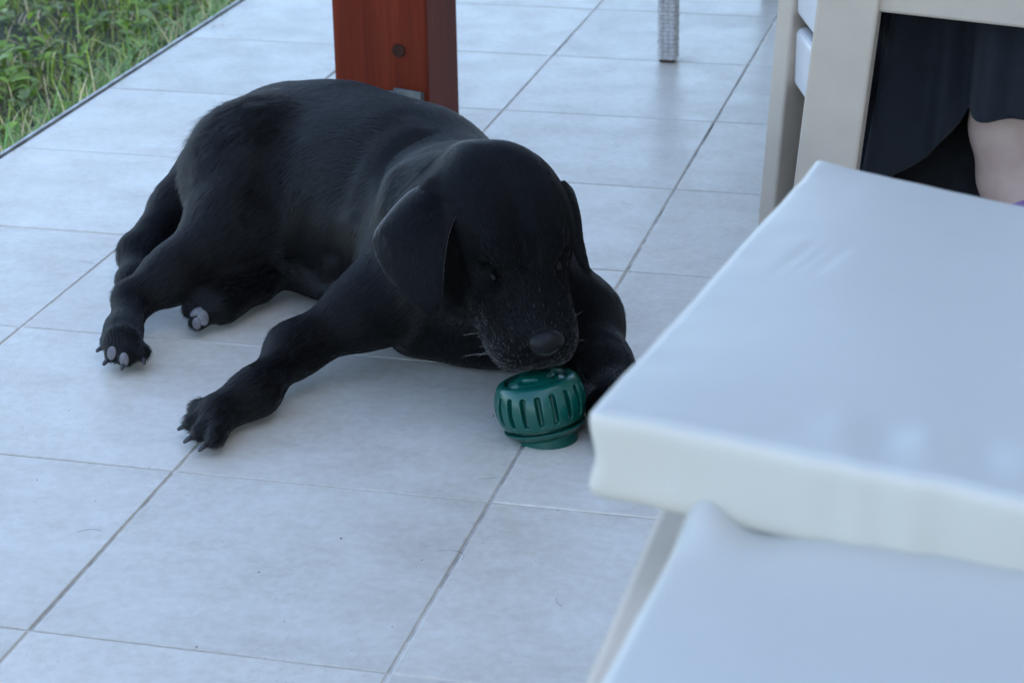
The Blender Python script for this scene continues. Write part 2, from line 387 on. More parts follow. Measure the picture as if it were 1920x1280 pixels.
# ---------------------------------------------------------------- pale rattan furniture leg far behind
def rattan_mat():
    m, nt, b = mat('pale_rattan'); v = coords(nt)
    w1 = N(nt, 'ShaderNodeTexNoise', Scale=120.0, Detail=3.0); nt.links.new(v, w1.inputs['Vector'])
    nt.links.new(ramp(nt, w1.outputs['Fac'], [(.3, (.42, .39, .37)), (.7, (.66, .63, .60))]), b.inputs['Base Color']); b.inputs['Roughness'].default_value = .6; return m
M_RATTAN = rattan_mat()
ch = empty('rattan_chair', (.198, 2.0, 0)); tag(ch, 'woven pale rattan furniture leg standing on far tiles right of the post', 'chair')
def rattan_leg(x, y, h):
    bm = box_bm((x - .015, y - .015, .004), (x + .015, y + .015, h), .003, 2)
    o = obj('leg', bm, M_RATTAN, ch)
    # woven bands: each strand a short cushion-shaped strip on every face
    bm = bmesh.new(); n = int((h - .01) / .0068)
    for i in range(n):
        z = .008 + i * .0068
        for k in range(4):
            for j in (-1, 0, 1):
                a = k * math.pi / 2
                c = Vector((j * .0098, -.0152, z)); c.rotate(Matrix.Rotation(a, 3, 'Z')); s = Vector((.0062, .0017 if (i + j) % 2 else .0009, .0031))
                mx = Matrix.Translation((x + c.x, y + c.y, c.z)) @ Matrix.Rotation(a, 4, 'Z') @ Matrix.Diagonal((*s, 1))
                bmesh.ops.create_icosphere(bm, subdivisions=1, radius=1, matrix=mx)
    w = obj('weave', bm, M_RATTAN, o, True); tag(w, kind='stuff')
    obj('foot', box_bm((x - .013, y - .013, .0008), (x + .013, y + .013, .0045), .001, 1), M_PLUG, o)
rattan_leg(0, 0, .40)
for x, y in ((.10, .50), (.58, .40)): rattan_leg(x, y, .40)
obj('seat', box_bm((-.03, -.03, .40), (.62, .53, .47), .02, 3), M_RATTAN, ch)

# ---------------------------------------------------------------- beige garden chairs
def resin(name, c):
    m, nt, b = mat(name); v = coords(nt)
    nt.links.new(ramp(nt, tex(nt, v, 18, 4, .6), [(.3, tuple(k * .94 for k in c)), (.7, tuple(min(1, k * 1.04) for k in c))]), b.inputs['Base Color'])
    b.inputs['Roughness'].default_value = .42; bump(nt, b, tex(nt, v, 260, 2), .06, .0006); return m
M_BEIGE = resin('beige_resin', (.56, .46, .36)); M_PALE = resin('pale_resin', (.66, .63, .62))
gc = empty('garden_chair', (.6, 1.1, 0)); tag(gc, 'beige garden chair with wide slanted leg that the seated person uses', 'chair')
P0 = Vector(gc.location)
def gpart(name, c0, c1, ax, w, d, m=M_BEIGE, w1=None, bev=.004): return obj(name, board_bm(Vector(c0) - P0, Vector(c1) - P0, ax, w, d, w1, bev), m, gc)
# near side: wide back leg, seat rail, front leg out of view
gpart('leg', (.566, 1.0, .0012), (.608, .99, .46), (1, -.08, 0), .072, .034)
gpart('seat_rail', (.628, 1.0, .385), (1.09, 1.03, .345), (0, 0, 1), .075, .032)
gpart('leg', (1.115, 1.03, .0012), (1.085, 1.03, .44), (1, 0, 0), .06, .034)
# far side
gpart('leg', (.505, 1.215, .0012), (.535, 1.205, .47), (.8, -.6, 0), .028, .085)
gpart('seat_rail', (.52, 1.42, .385), (1.07, 1.45, .345), (0, 0, 1), .07, .03)
gpart('leg', (1.115, 1.45, .0012), (1.085, 1.45, .44), (1, 0, 0), .06, .034)
# slats between the back legs, rounded
for z0 in (.1985, .2905, .3825):
    bm = board_bm(Vector((.574, 1.03, z0 + .0385)) - P0, Vector((.522, 1.19, z0 + .0385)) - P0, (0, 0, 1), .078, .024, None, .010, 4); obj('slat', bm, M_PALE, gc, False)
for i in range(5):
    y = 1.05 + i * .085
    gpart('seat_slat', (.60 - .1 * (i / 5), y, .425), (1.08, y + .01, .40), (0, 1, 0), .07, .018, M_BEIGE, None, .004)

# ---------------------------------------------------------------- foreground bench frame under the cushions
bn = empty('garden_bench', (.9, -.45, 0)); tag(bn, 'beige bench frame under the pale cushions in the right foreground', 'bench')
P0 = Vector(bn.location)
def bpart(name, lo, hi, bev=.005): return obj(name, box_bm(Vector(lo) - P0, Vector(hi) - P0, bev, 3), M_BEIGE, bn)
bpart('side_rail', (.643, -1.05, .335), (.672, -.02, .395))
bpart('side_rail', (1.25, -1.05, .335), (1.28, -.02, .395))
bpart('end_rail', (.673, -1.05, .335), (1.249, -1.02, .393)); bpart('end_rail', (.673, -.05, .335), (1.249, -.02, .393))
for i in range(9): bpart('slat', (.674, -1.0 + i * .105, .372), (1.248, -.925 + i * .105, .392), .003)
for x in (.70, 1.20):
    for y in (-1.0, -.10): bpart('leg', (x, y, .0012), (x + .05, y + .05, .371))

# ---------------------------------------------------------------- cushions
def cushion_mat(name, c):
    m, nt, b = mat(name); v = coords(nt)
    nt.links.new(ramp(nt, tex(nt, v, 7, 5, .6), [(.3, tuple(k * .95 for k in c)), (.7, c)]), b.inputs['Base Color'])
    b.inputs['Roughness'].default_value = .38; b.inputs['Specular IOR Level'].default_value = .45
    b.inputs['Subsurface Weight'].default_value = .12; b.inputs['Subsurface Radius'].default_value = (.02, .015, .009); b.inputs['Subsurface Scale'].default_value = .3
    w = N(nt, 'ShaderNodeTexNoise', Scale=11.0, Detail=3.0, Distortion=1.4); nt.links.new(v, w.inputs['Vector'])
    bump(nt, b, w.outputs['Fac'], .15, .004); return m
M_CUSH = cushion_mat('cushion_cover', (.56, .54, .49)); M_SIDE = cushion_mat('cushion_side', (.665, .61, .515))
def cushion(name, quad, zb, puff=.012, r=.012, n=(110, 110, 12), wr=None, parent=None):
    """quad: four top corners (front-left, front-right, back-right, back-left); zb: thickness; rounded soft block with wrinkles"""
    q = [Vector(p) for p in quad]; nx, ny, nz = n; V = []; F = []; idx = {}
    Lx = ((q[1] - q[0]).length + (q[2] - q[3]).length) / 2; Ly = (q[3] - q[0]).length; H = zb
    def put(i, j, k):
        key = (i, j, k)
        if key in idx: return idx[key]
        a = -1 + 2 * i / nx; b_ = -1 + 2 * j / ny; c = -1 + 2 * k / nz
        # denser near the rims
        a = math.copysign(1 - (1 - abs(a)) ** 1.5, a); b_ = math.copysign(1 - (1 - abs(b_)) ** 1.5, b_)
        x, y, z = a * Lx / 2, b_ * Ly / 2, c * H / 2
        hx, hy, hz = Lx / 2 - r, Ly / 2 - r, H / 2 - r
        ix, iy, iz = max(-hx, min(hx, x)), max(-hy, min(hy, y)), max(-hz, min(hz, z))
        d = Vector((x - ix, y - iy, z - iz))
        if d.length > 1e-9: d = d.normalized() * r
        x, y, z = ix + d.x, iy + d.y, iz + d.z
        s, t = x / Lx + .5, y / Ly + .5
        # corners pulled out a little, faces puffed
        e = (2 * s - 1) ** 8 * (2 * t - 1) ** 8
        x *= 1 + .004 * e; y *= 1 + .004 * e
        s, t = x / Lx + .5, y / Ly + .5
        P = q[0] * (1 - s) * (1 - t) + q[1] * s * (1 - t) + q[2] * s * t + q[3] * (1 - s) * t
        pz = z - H / 2 + puff * max(0, 1 - (2 * s - 1) ** 4) * max(0, 1 - (2 * t - 1) ** 4) * (1 if z > 0 else -.15)
        P = P + Vector((0, 0, pz))
        # soft sag and creases
        P.z += .0014 * noise.noise(Vector((P.x * 9, P.y * 9, 1.7)))
        edge = max(abs(2 * s - 1), abs(2 * t - 1)) ** 10
        P += Vector((noise.noise(Vector((P.y * 26, P.z * 40, 4))), noise.noise(Vector((P.x * 30, P.z * 20, 9))), noise.noise(Vector((P.x * 34, P.y * 34, 2))))) * .0009 * edge
        if wr: P = wr(P, s, t, z / H + .5)
        V.append(P); idx[key] = len(V) - 1; return idx[key]
    for i in range(nx):
        for j in range(ny):
            F.append((put(i, j, nz), put(i + 1, j, nz), put(i + 1, j + 1, nz), put(i, j + 1, nz))); F.append((put(i, j, 0), put(i, j + 1, 0), put(i + 1, j + 1, 0), put(i + 1, j, 0)))
    for i in range(nx):
        for k in range(nz):
            F.append((put(i, 0, k), put(i + 1, 0, k), put(i + 1, 0, k + 1), put(i, 0, k + 1))); F.append((put(i, ny, k), put(i, ny, k + 1), put(i + 1, ny, k + 1), put(i + 1, ny, k)))
    for j in range(ny):
        for k in range(nz):
            F.append((put(0, j, k), put(0, j, k + 1), put(0, j + 1, k + 1), put(0, j + 1, k))); F.append((put(nx, j, k), put(nx, j + 1, k), put(nx, j + 1, k + 1), put(nx, j, k + 1)))
    o = pyobj(name, V, F, M_CUSH, parent, True); o.data.materials.append(M_SIDE)
    n_top = 2 * nx * ny
    for p in o.data.polygons:
        if p.index >= n_top: p.material_index = 1       # sides take a paler, warmer colour than the top
    return o
def gauss(d, w): return math.exp(-(d / w) ** 2)
def wrA(P, s, t, h):
    # bunched cover along the front rim and small creases near the left rim
    if h > .4:
        for cx, am in ((.755, .0014), (.775, -.0016), (.80, .002), (.825, -.0022), (.85, .0018)):
            P.z += am * gauss(P.x - cx, .011) * gauss(P.y + .512, .022)
        for k in range(3):
            P.z -= .0007 * gauss((P.x - .70 - .010 * k) - .25 * (P.y + .27), .0035) * gauss(P.y + .27, .03)
    if P.x > .70: P.y += .0012 * math.sin(P.x * 170 + 2 * math.sin(P.x * 41)) * (1 if t < .1 else 0) * min(1, (P.x - .70) * 9)
    # slight waist in the left front corner
    P.x += .004 * gauss(h - .45, .25) * (1 if s < .1 else 0)
    # pinched tip at the back left corner
    P.z += .0015 * gauss(P.x - .690, .02) * gauss(P.y + .075, .02) * (1 if h > .5 else 0)
    return P
def wrB(P, s, t, h):
    if h > .5:
        # pressed down under the upper cushion, cover bunched up in front of it at the left rim
        P.z += .016 * gauss(P.x - .690, .014) * gauss(P.y + .530, .022)
        P.z -= .003 * gauss(P.x - .722, .022) * gauss(P.y + .535, .03)
        P.z -= .003 / (1 + math.exp(-(P.y + .50) / .01))
    return P
A = cushion('seat_cushion', [(.6235, -.526, .5015), (1.10, -.585, .470), (1.06, -.115, .452), (.686, -.068, .500)], .052, .0045, .008, wr=wrA)
tag(A, 'thick cream cushion lying across the other cushion, edges rounded, nearest the dog', 'cushion', 'pale cushions in the foreground')
B = cushion('seat_cushion', [(.648, -.985, .4445), (1.20, -1.0, .4445), (1.20, -.16, .4445), (.70, -.16, .4445)], .048, .004, .009, wr=wrB)
tag(B, 'lower pale cushion partly under the other one, bottom right corner of the picture', 'cushion', 'pale cushions in the foreground')
HF=np.array((.413,-.625,-.663));HF=HF/np.linalg.norm(HF)
HS=np.array((.845,.533,.024));HS=HS-HF*(HS@HF);HS=HS/np.linalg.norm(HS);HU=np.cross(HF,HS)
HTIP=np.array((.364,.46,.12))
def HL(a,b,c): return HTIP+a*HF+b*HS+c*HU
EP=dict(e1=(0.2049,0.5752,0.2544),e2=(0.2416,0.5301,0.2305),e3=(0.1709,0.5686,0.2336),e4=(0.1573,0.5263,0.1947),e5=(0.2042,0.5038,0.2048),e6=(0.2437,0.4910,0.1947),e7=(0.1794,0.4995,0.1704),e8=(0.2176,0.4673,0.1576),e9=(0.2501,0.4654,0.1592),e10=(0.2382,0.4540,0.1451),r1=(0.3354,0.6228,0.2328),r2=(0.3448,0.6373,0.2215),r3=(0.3510,0.6402,0.1981),r4=(0.3465,0.6140,0.1917),r5=(0.3589,0.6202,0.1723),r6=(0.3550,0.5965,0.1713),r7=(0.3736,0.6008,0.1434),r8=(0.3675,0.5919,0.1528))
def dog_sdf(h):
    S=SDF((-.36,.34,-.01),(.52,1.16,.32),h)
    v=lambda *a:np.array(a,float)
    # trunk
    S.chain([(v(-.10,.98,.110),.112),(v(-.02,.94,.108),.116),(v(.085,.868,.104),.122),(v(.18,.775,.092),.107),(v(.245,.70,.08),.085)],.06)
    S.ell(v(.03,.895,.07),(.16,.11,.08),None,.05)
    S.cone(v(.17,.70,.045),v(.30,.69,.045),.058,.055,.04)      # brisket on the floor
    # neck
    S.chain([(v(.16,.78,.122),.078),(v(.22,.69,.147),.076),(v(.25,.63,.175),.07)],.05)
    S.cone(v(.24,.62,.13),v(.27,.57,.14),.055,.045,.04)          # throat
    S.chain([(v(.20,.70,.160),.070),(v(.255,.625,.200),.060)],.06)
    # haunch, lying over to the right side
    S.ell(v(-.105,.885,.128),(.095,.10,.098),None,.025)
    S.chain([(v(-.10,.90,.14),.08),(v(-.105,.80,.105),.052),(v(-.155,.72,.06),.030),(v(-.19,.675,.042),.023)],.03)
    S.chain([(v(-.19,.675,.042),.023),(v(-.175,.61,.03),.021),(v(-.165,.585,.028),.024)],.015)
    # second hind foot
    S.chain([(v(-.045,.87,.06),.04),(v(-.082,.79,.037),.030),(v(-.098,.718,.028),.026)],.02)
    # tail
    S.chain([(v(-.20,1.0,.13),.04),(v(-.245,.95,.06),.033),(v(-.26,.86,.028),.027),(v(-.24,.79,.02),.02),(v(-.22,.73,.016),.012)],.02)
    # near fore leg
    S.chain([(v(.17,.69,.12),.066),(v(.115,.635,.072),.041),(v(.052,.56,.046),.0260),(v(.037,.475,.031),.0220),(v(.013,.427,.024),.0235)],.03)
    # far fore leg
    S.chain([(v(.28,.68,.11),.06),(v(.346,.66,.065),.048),(v(.385,.59,.042),.034),(v(.425,.51,.033),.028),(v(.452,.455,.028),.028)],.03)
    # toes
    for base,tips in ((v(.018,.425,.026),[v(-.017,.444,.018),v(-.011,.413,.018),v(.006,.392,.018),v(.027,.380,.018)]),
                      (v(-.168,.59,.028),[v(-.185,.592,.022),v(-.168,.567,.02),v(-.150,.560,.02),v(-.137,.573,.022)]),
                      (v(-.10,.71,.028),[v(-.138,.722,.034),v(-.128,.70,.026),v(-.114,.683,.018)]),
                      (v(.45,.46,.03),[v(.442,.43,.018),v(.46,.42,.018),v(.478,.43,.018)])):
        for t in tips:
            S.cone(base+(t-base)*.35,t,.015,.0125,.006)
    # head
    L=HL;A=[HF,HS,HU]
    S.ell(L(-.168,0,-.023),(.080,.070,.039),A,.04)
    S.ell(L(-.14,-.038,-.035),(.05,.03,.045),A,.03)
    S.ell(L(-.14,.034,-.035),(.05,.028,.045),A,.03)
    S.ell(L(-.108,-.030,.010),(.022,.015,.009),A,.02)
    S.ell(L(-.108,.030,.010),(.022,.015,.009),A,.02)
    S.chain([(L(-.14,0,-.030),.044),(L(-.09,0,-.028),.034),(L(-.022,0,-.021),.025)],.03)
    S.ell(L(-.055,-.029,-.047),(.057,.026,.036),A,.025)
    S.ell(L(-.055,.025,-.046),(.055,.025,.035),A,.025)
    S.ell(L(-.030,0,-.045),(.031,.041,.029),A,.02)
    S.ell(L(-.065,0,-.078),(.05,.028,.018),A,.015)
    S.ell(L(-.006,0,-.008),(.012,.017,.013),A,.006)
    for sg in (-1,1): S.ell(L(-.088,sg*.038,.000),(.013,.007,.006),A,.010,sub=True)   # eye sockets
    S.cone(L(-.20,0,.026),L(-.09,0,.014),.004,.005,.014,sub=True)   # furrow
    S.cone(L(-.165,-.038,-.012),(0.2127, 0.5586, 0.2367),.024,.010,.035)   # ear root
    S.floor(0.001,.01)
    return S
FUR_COUNT = 330000
FOLDS = [((0.141, 0.655, 0.198), (0.009, 0.037, 0.045), 0.008, 0.016, 0.036),
         ((0.189, 0.647, 0.249), (0.09, -0.067, 0.055), 0.007, 0.015, 0.077),
         ((0.108, 0.709, 0.187), (-0.001, 0.07, 0.038), -0.006, 0.01, 0.049),
         ((0.13, 0.782, 0.218), (0.043, 0.057, 0.016), -0.005, 0.009, 0.045),
         ((0.079, 0.742, 0.177), (0.013, 0.05, 0.059), 0.004, 0.016, 0.048),
         ((0.107, 0.802, 0.221), (0.041, 0.047, 0.017), 0.004, 0.014, 0.04),
         ((0.06, 0.76, 0.181), (0.02, 0.044, 0.059), -0.003, 0.01, 0.047),
         ((0.066, 0.718, 0.13), (0.006, 0.006, 0.036), 0.006, 0.03, 0.023),
         ((0.018, 0.752, 0.096), (-0.007, 0.003, 0.064), 0.004, 0.02, 0.04),
         ((-0.013, 0.773, 0.093), (0.002, -0.001, 0.082), -0.004, 0.018, 0.051),
         ((-0.071, 0.812, 0.184), (0.013, -0.038, -0.045), -0.008, 0.016, 0.038),
         ((-0.066, 0.774, 0.14), (-0.003, -0.037, -0.043), -0.009, 0.018, 0.035),
         ((-0.082, 0.79, 0.17), (0.016, -0.039, -0.044), 0.004, 0.02, 0.038),
         ((-0.006, 0.767, 0.058), (-0.07, 0.052, -0.061), -0.006, 0.01, 0.066),
         ((0.017, 0.755, 0.06), (-0.061, 0.056, -0.056), 0.004, 0.014, 0.062),
         ((-0.016, 0.826, 0.196), (0.076, 0.056, 0.072), 0.003, 0.03, 0.073),
         ((-0.103, 0.76, 0.141), (0.025, -0.033, -0.042), 0.004, 0.02, 0.037),
         ((0.25, 0.562, 0.1), (-0.016, 0.097, -0.088), -0.004, 0.009, 0.082),
         ((0.283, 0.494, 0.154), (-0.004, -0.002, -0.036), -0.003, 0.01, 0.023)]
CLAWS = [((-.024, .4465, .013), (-1, .15, -.25)), ((-.020, .412, .013), (-1, -.25, -.25)), ((-.003, .386, .013), (-.8, -.65, -.25)), ((.018, .373, .012), (-.6, -.8, -.25)),
         ((-.192, .588, .017), (-.75, -.7, -.2)), ((-.172, .557, .016), (-.35, -1, -.2)), ((-.149, .549, .016), (0, -1, -.2)), ((-.131, .564, .018), (.4, -1, -.2))]
PADS = [((-0.1155, 0.6835, 0.0297), (.0032, 0.0065, 0.0085), ((-0.26899999380111694, -0.3310000002384186, 0.9039999842643738), (-0.776, 0.631, 0.0), (-0.571, -0.701, -0.427))),
        ((-0.1109, 0.6727, 0.0201), (.0032, 0.0055, 0.0075), ((0.2750000059604645, -0.9440000057220459, 0.18299999833106995), (-0.96, -0.279, 0.0), (0.051, -0.176, -0.983))),
        ((-0.1056, 0.6795, 0.0252), (.0032, 0.0070, 0.0100), ((0.5630000233650208, -0.6370000243186951, 0.5260000228881836), (-0.749, -0.662, 0.0), (0.348, -0.394, -0.85))),
        ((-0.1665, 0.5571, 0.0246), (.0032, 0.0060, 0.0080), ((-0.10899999737739563, -0.8989999890327454, 0.42500001192092896), (-0.993, 0.12, 0.0), (-0.051, -0.422, -0.905))),
        ((-0.1484, 0.5495, 0.0216), (.0032, 0.0055, 0.0080), ((0.27000001072883606, -0.9240000247955322, 0.27000001072883606), (-0.96, -0.28, 0.0), (0.076, -0.259, -0.963)))]
CRUMBS = [(0.214, 0.227, .0010), (0.302, 0.202, .0007), (0.283, 0.534, .0010), (-0.171, 0.450, .0008), (-0.330, 0.688, .0007), (0.161, 0.146, .0007), (-0.129, 0.283, .0007), (0.156, 0.005, .0007), (0.312, 0.076, .0007), (-0.050, 0.250, .0007), (-0.029, 0.336, .0007), (-0.217, 0.440, .0007), (0.380, 0.433, .0007)]
EARS = [([(0.2030, 0.5802, 0.2409), (0.1875, 0.5626, 0.2355), (0.1704, 0.5380, 0.2171), (0.1618, 0.5163, 0.1974), (0.1805, 0.4926, 0.1718), (0.2129, 0.4674, 0.1555), (0.2356, 0.4529, 0.1441)],
         [(0.2570, 0.5537, 0.2371), (0.2528, 0.5272, 0.2351), (0.2500, 0.4993, 0.2184), (0.2504, 0.4800, 0.1962), (0.2525, 0.4640, 0.1704), (0.2511, 0.4551, 0.1527), (0.2422, 0.4518, 0.1427)], .009),
        ([(0.3314, 0.6131, 0.2386), (0.3405, 0.6157, 0.2259), (0.3476, 0.6145, 0.2053), (0.3533, 0.6046, 0.1864), (0.3616, 0.5955, 0.1649), (0.3736, 0.5959, 0.1452)],
         [(0.3415, 0.6270, 0.2390), (0.3501, 0.6347, 0.2252), (0.3547, 0.6345, 0.2033), (0.3594, 0.6206, 0.1782), (0.3675, 0.6076, 0.1581), (0.3759, 0.6009, 0.1423)], .003)]
# ---------------------------------------------------------------- the black dog
m, nt, b = mat('dog_skin'); v = coords(nt)
b.inputs['Base Color'].default_value = (.004, .004, .0042, 1); b.inputs['Roughness'].default_value = .6; b.inputs['Specular IOR Level'].default_value = .12; b.inputs['Sheen Weight'].default_value = .35; b.inputs['Sheen Roughness'].default_value = .35; b.inputs['Sheen Tint'].default_value = (.8, .8, .85, 1); M_SKIN_DOG = m
def hair_mat():
    m = bpy.data.materials.new('black_fur'); m.use_nodes = True; nt = m.node_tree; nt.nodes.clear()
    out = nt.nodes.new('ShaderNodeOutputMaterial'); h = nt.nodes.new('ShaderNodeBsdfHairPrincipled'); h.parametrization = 'COLOR'
    a = nt.nodes.new('ShaderNodeAttribute'); a.attribute_name = 'grey'
    c = mixc(nt, a.outputs['Fac'], (.0030, .0028, .0028), (.42, .40, .38))
    nt.links.new(c, h.inputs['Color']); h.inputs['Roughness'].default_value = .19; h.inputs['Radial Roughness'].default_value = .30
    h.inputs['Random Roughness'].default_value = .3; h.inputs['IOR'].default_value = 1.50
    d = nt.nodes.new('ShaderNodeBsdfDiffuse'); nt.links.new(c, d.inputs[0]); mx = nt.nodes.new('ShaderNodeMixShader'); ma = nt.nodes.new('ShaderNodeAttribute'); ma.attribute_name = 'matte'; nt.links.new(ma.outputs['Fac'], mx.inputs[0])
    nt.links.new(h.outputs[0], mx.inputs[1]); nt.links.new(d.outputs[0], mx.inputs[2]); nt.links.new(mx.outputs[0], out.inputs[0]); return m
M_FUR = hair_mat()
S = dog_sdf(.0031)
S.D += .0018
V, Fc = S.nets(); NRM = S.grad(V)
# skin folds and muscle unevenness
def fold(P, c, d, amp, w, ln):
    c = np.array(c); d = np.array(d, float); d /= np.linalg.norm(d); q = P - c; t = q @ d; r2 = (q * q).sum(1) - t * t
    return amp * np.exp(-r2 / w ** 2) * np.exp(-(t / ln) ** 4)
# even out the thin ear flaps
def relax(V, F, mask, it):
    E = np.concatenate([F[:, [0, 1]], F[:, [1, 2]], F[:, [2, 3]], F[:, [3, 0]]]); E = np.concatenate([E, E[:, ::-1]])
    deg = np.bincount(E[:, 0], minlength=len(V)).astype(float)[:, None]
    for _ in range(it):
        s = np.stack([np.bincount(E[:, 0], V[E[:, 1], k], len(V)) for k in range(3)], 1) / np.maximum(deg, 1)
        V = V + (s - V) * (.6 * mask)[:, None]
    return V
V = relax(V, Fc, np.full(len(V), .5), 2)
disp = np.array([.0018 * noise.noise(Vector(p) * 12) + .0005 * noise.noise(Vector(p) * 34) for p in V.tolist()])
hr = np.exp(-(((V - np.array((-.125, .85, .185))) / np.array((.055, .06, .055))) ** 2).sum(1))
disp += hr * np.array([.0045 * noise.noise(Vector((p[0] * 42, p[1] * 42, p[2] * 80))) + .003 * noise.noise(Vector(p) * 95) for p in V.tolist()])
for c, d, amp, w, ln in FOLDS: disp += fold(V, c, d, amp * (1.15 if amp > 0 else .65), w * 1.1, ln)
dogV = V + NRM * disp[:, None]; dogV[:, 2] = np.maximum(dogV[:, 2], .0012)
# ears: thin curved flaps grown on to the head
def spline(P, n):
    P = np.array(P, float); P = np.concatenate([[2 * P[0] - P[1]], P, [2 * P[-1] - P[-2]]]); out = []
    for u in np.linspace(0, len(P) - 3 - 1e-6, n):
        i = int(u); t = u - i; a, b_, c, d = P[i:i + 4]
        out.append(.5 * (2 * b_ + (c - a) * t + (2 * a - 5 * b_ + 4 * c - d) * t * t + (3 * b_ - a - 3 * c + d) * t ** 3))
    return np.array(out)
NBODY = len(Fc)
def ear(Lp, Rp, bulge, nt=44, ns=20, th=.0028):
    global dogV, Fc, NRM
    A_, B_ = spline(Lp, nt), spline(Rp, nt); s_ = np.linspace(0, 1, ns); t_ = np.linspace(0, 1, nt)
    G = A_[:, None] * (1 - s_)[None, :, None] + B_[:, None] * s_[None, :, None]
    du = np.gradient(G, axis=1); dv = np.gradient(G, axis=0); n = np.cross(du, dv); n /= np.linalg.norm(n, axis=2, keepdims=True) + 1e-9
    tocam = np.array(CAM_LOC) - G.reshape(-1, 3).mean(0)
    if (n.reshape(-1, 3).mean(0) @ tocam) < 0: n = -n
    prof = (4 * s_ * (1 - s_))[None, :] * np.sin(np.pi * np.clip(t_ * .9 + .08, 0, 1))[:, None]
    G = G + n * (bulge * prof + .0012 * np.sin(7 * t_)[:, None] * np.sin(5 * s_)[None])[..., None]
    tk = th * (np.clip(np.minimum(s_, 1 - s_) * 9, .25, 1)[None, :] * np.clip((1 - t_) * 12, .3, 1)[:, None])[..., None] * (1 + 1.2 * np.clip(.25 - t_, 0, 1))[:, None, None]
    b0 = len(dogV); fr, bk = (G + n * tk).reshape(-1, 3), (G - n * tk).reshape(-1, 3); m_ = nt * ns; Fq = []
    for i in range(nt - 1):
        for j in range(ns - 1):
            q = [i * ns + j, i * ns + j + 1, (i + 1) * ns + j + 1, (i + 1) * ns + j]; Fq.append(q); Fq.append([x_ + m_ for x_ in q[::-1]])
    rim = [j for j in range(ns)] + [i * ns + ns - 1 for i in range(1, nt)] + [(nt - 1) * ns + j for j in range(ns - 2, -1, -1)] + [i * ns for i in range(nt - 2, 0, -1)]
    for a, b_ in zip(rim, rim[1:] + rim[:1]): Fq.append([b_, a, a + m_, b_ + m_])
    Fq = np.array(Fq); fn = np.cross(fr[Fq[0, 1]] - fr[Fq[0, 0]], fr[Fq[0, 2]] - fr[Fq[0, 0]])
    if fn @ n[0, 0] < 0: Fq = Fq[:, ::-1]
    dogV = np.concatenate([dogV, fr, bk]); NRM = np.concatenate([NRM, n.reshape(-1, 3), -n.reshape(-1, 3)]); Fc = np.concatenate([Fc, Fq + b0])
for e in EARS: ear(*e)
dog = empty('dog', (.05, .80, 0)); tag(dog, 'black short-haired dog with grey muzzle lying on the tiles over a green toy', 'dog')
DO = np.array(dog.location)
body = quads('body', dogV - DO, Fc, M_SKIN_DOG, dog, True)
# fur: curves laid along the coat
FLOW = [((-.10, .98, .13), (.18, .77, .13), (-.8, .5, -.25)), ((.18, .77, .15), (.25, .62, .18), (-.7, .6, -.4)), ((-.10, .90, .14), (-.105, .80, .1), (-.3, -.6, -.7)), ((-.105, .80, .1), (-.19, .675, .04), (-.5, -.7, -.4)),
        ((-.19, .675, .04), (-.165, .585, .03), (.2, -.9, -.3)), ((-.20, 1.0, .13), (-.26, .86, .03), (-.3, -.6, -.5)), ((-.26, .86, .03), (-.22, .73, .02), (.2, -1, -.1)), ((.17, .69, .12), (.11, .635, .075), (-.6, -.6, -.6)), ((.11, .635, .075), (.015, .43, .03), (-.45, -.85, -.2)),
        ((.28, .68, .11), (.345, .655, .065), (.5, -.3, -.7)), ((.345, .655, .065), (.45, .46, .03), (.3, -.9, -.2)), ((.0, .86, .06), (-.1, .71, .03), (-.6, -.7, -.2)),
        (tuple(HL(-.19, 0, 0)), tuple(HL(-.02, 0, -.03)), tuple(-HF)), (EP['e3'], EP['e8'], (.25, -.35, -.9)), (EP['r2'], EP['r7'], (.2, -.3, -.9)), ((.17, .70, .045), (.30, .69, .045), (-.2, -.3, -.9))]
rng = np.random.default_rng(3)
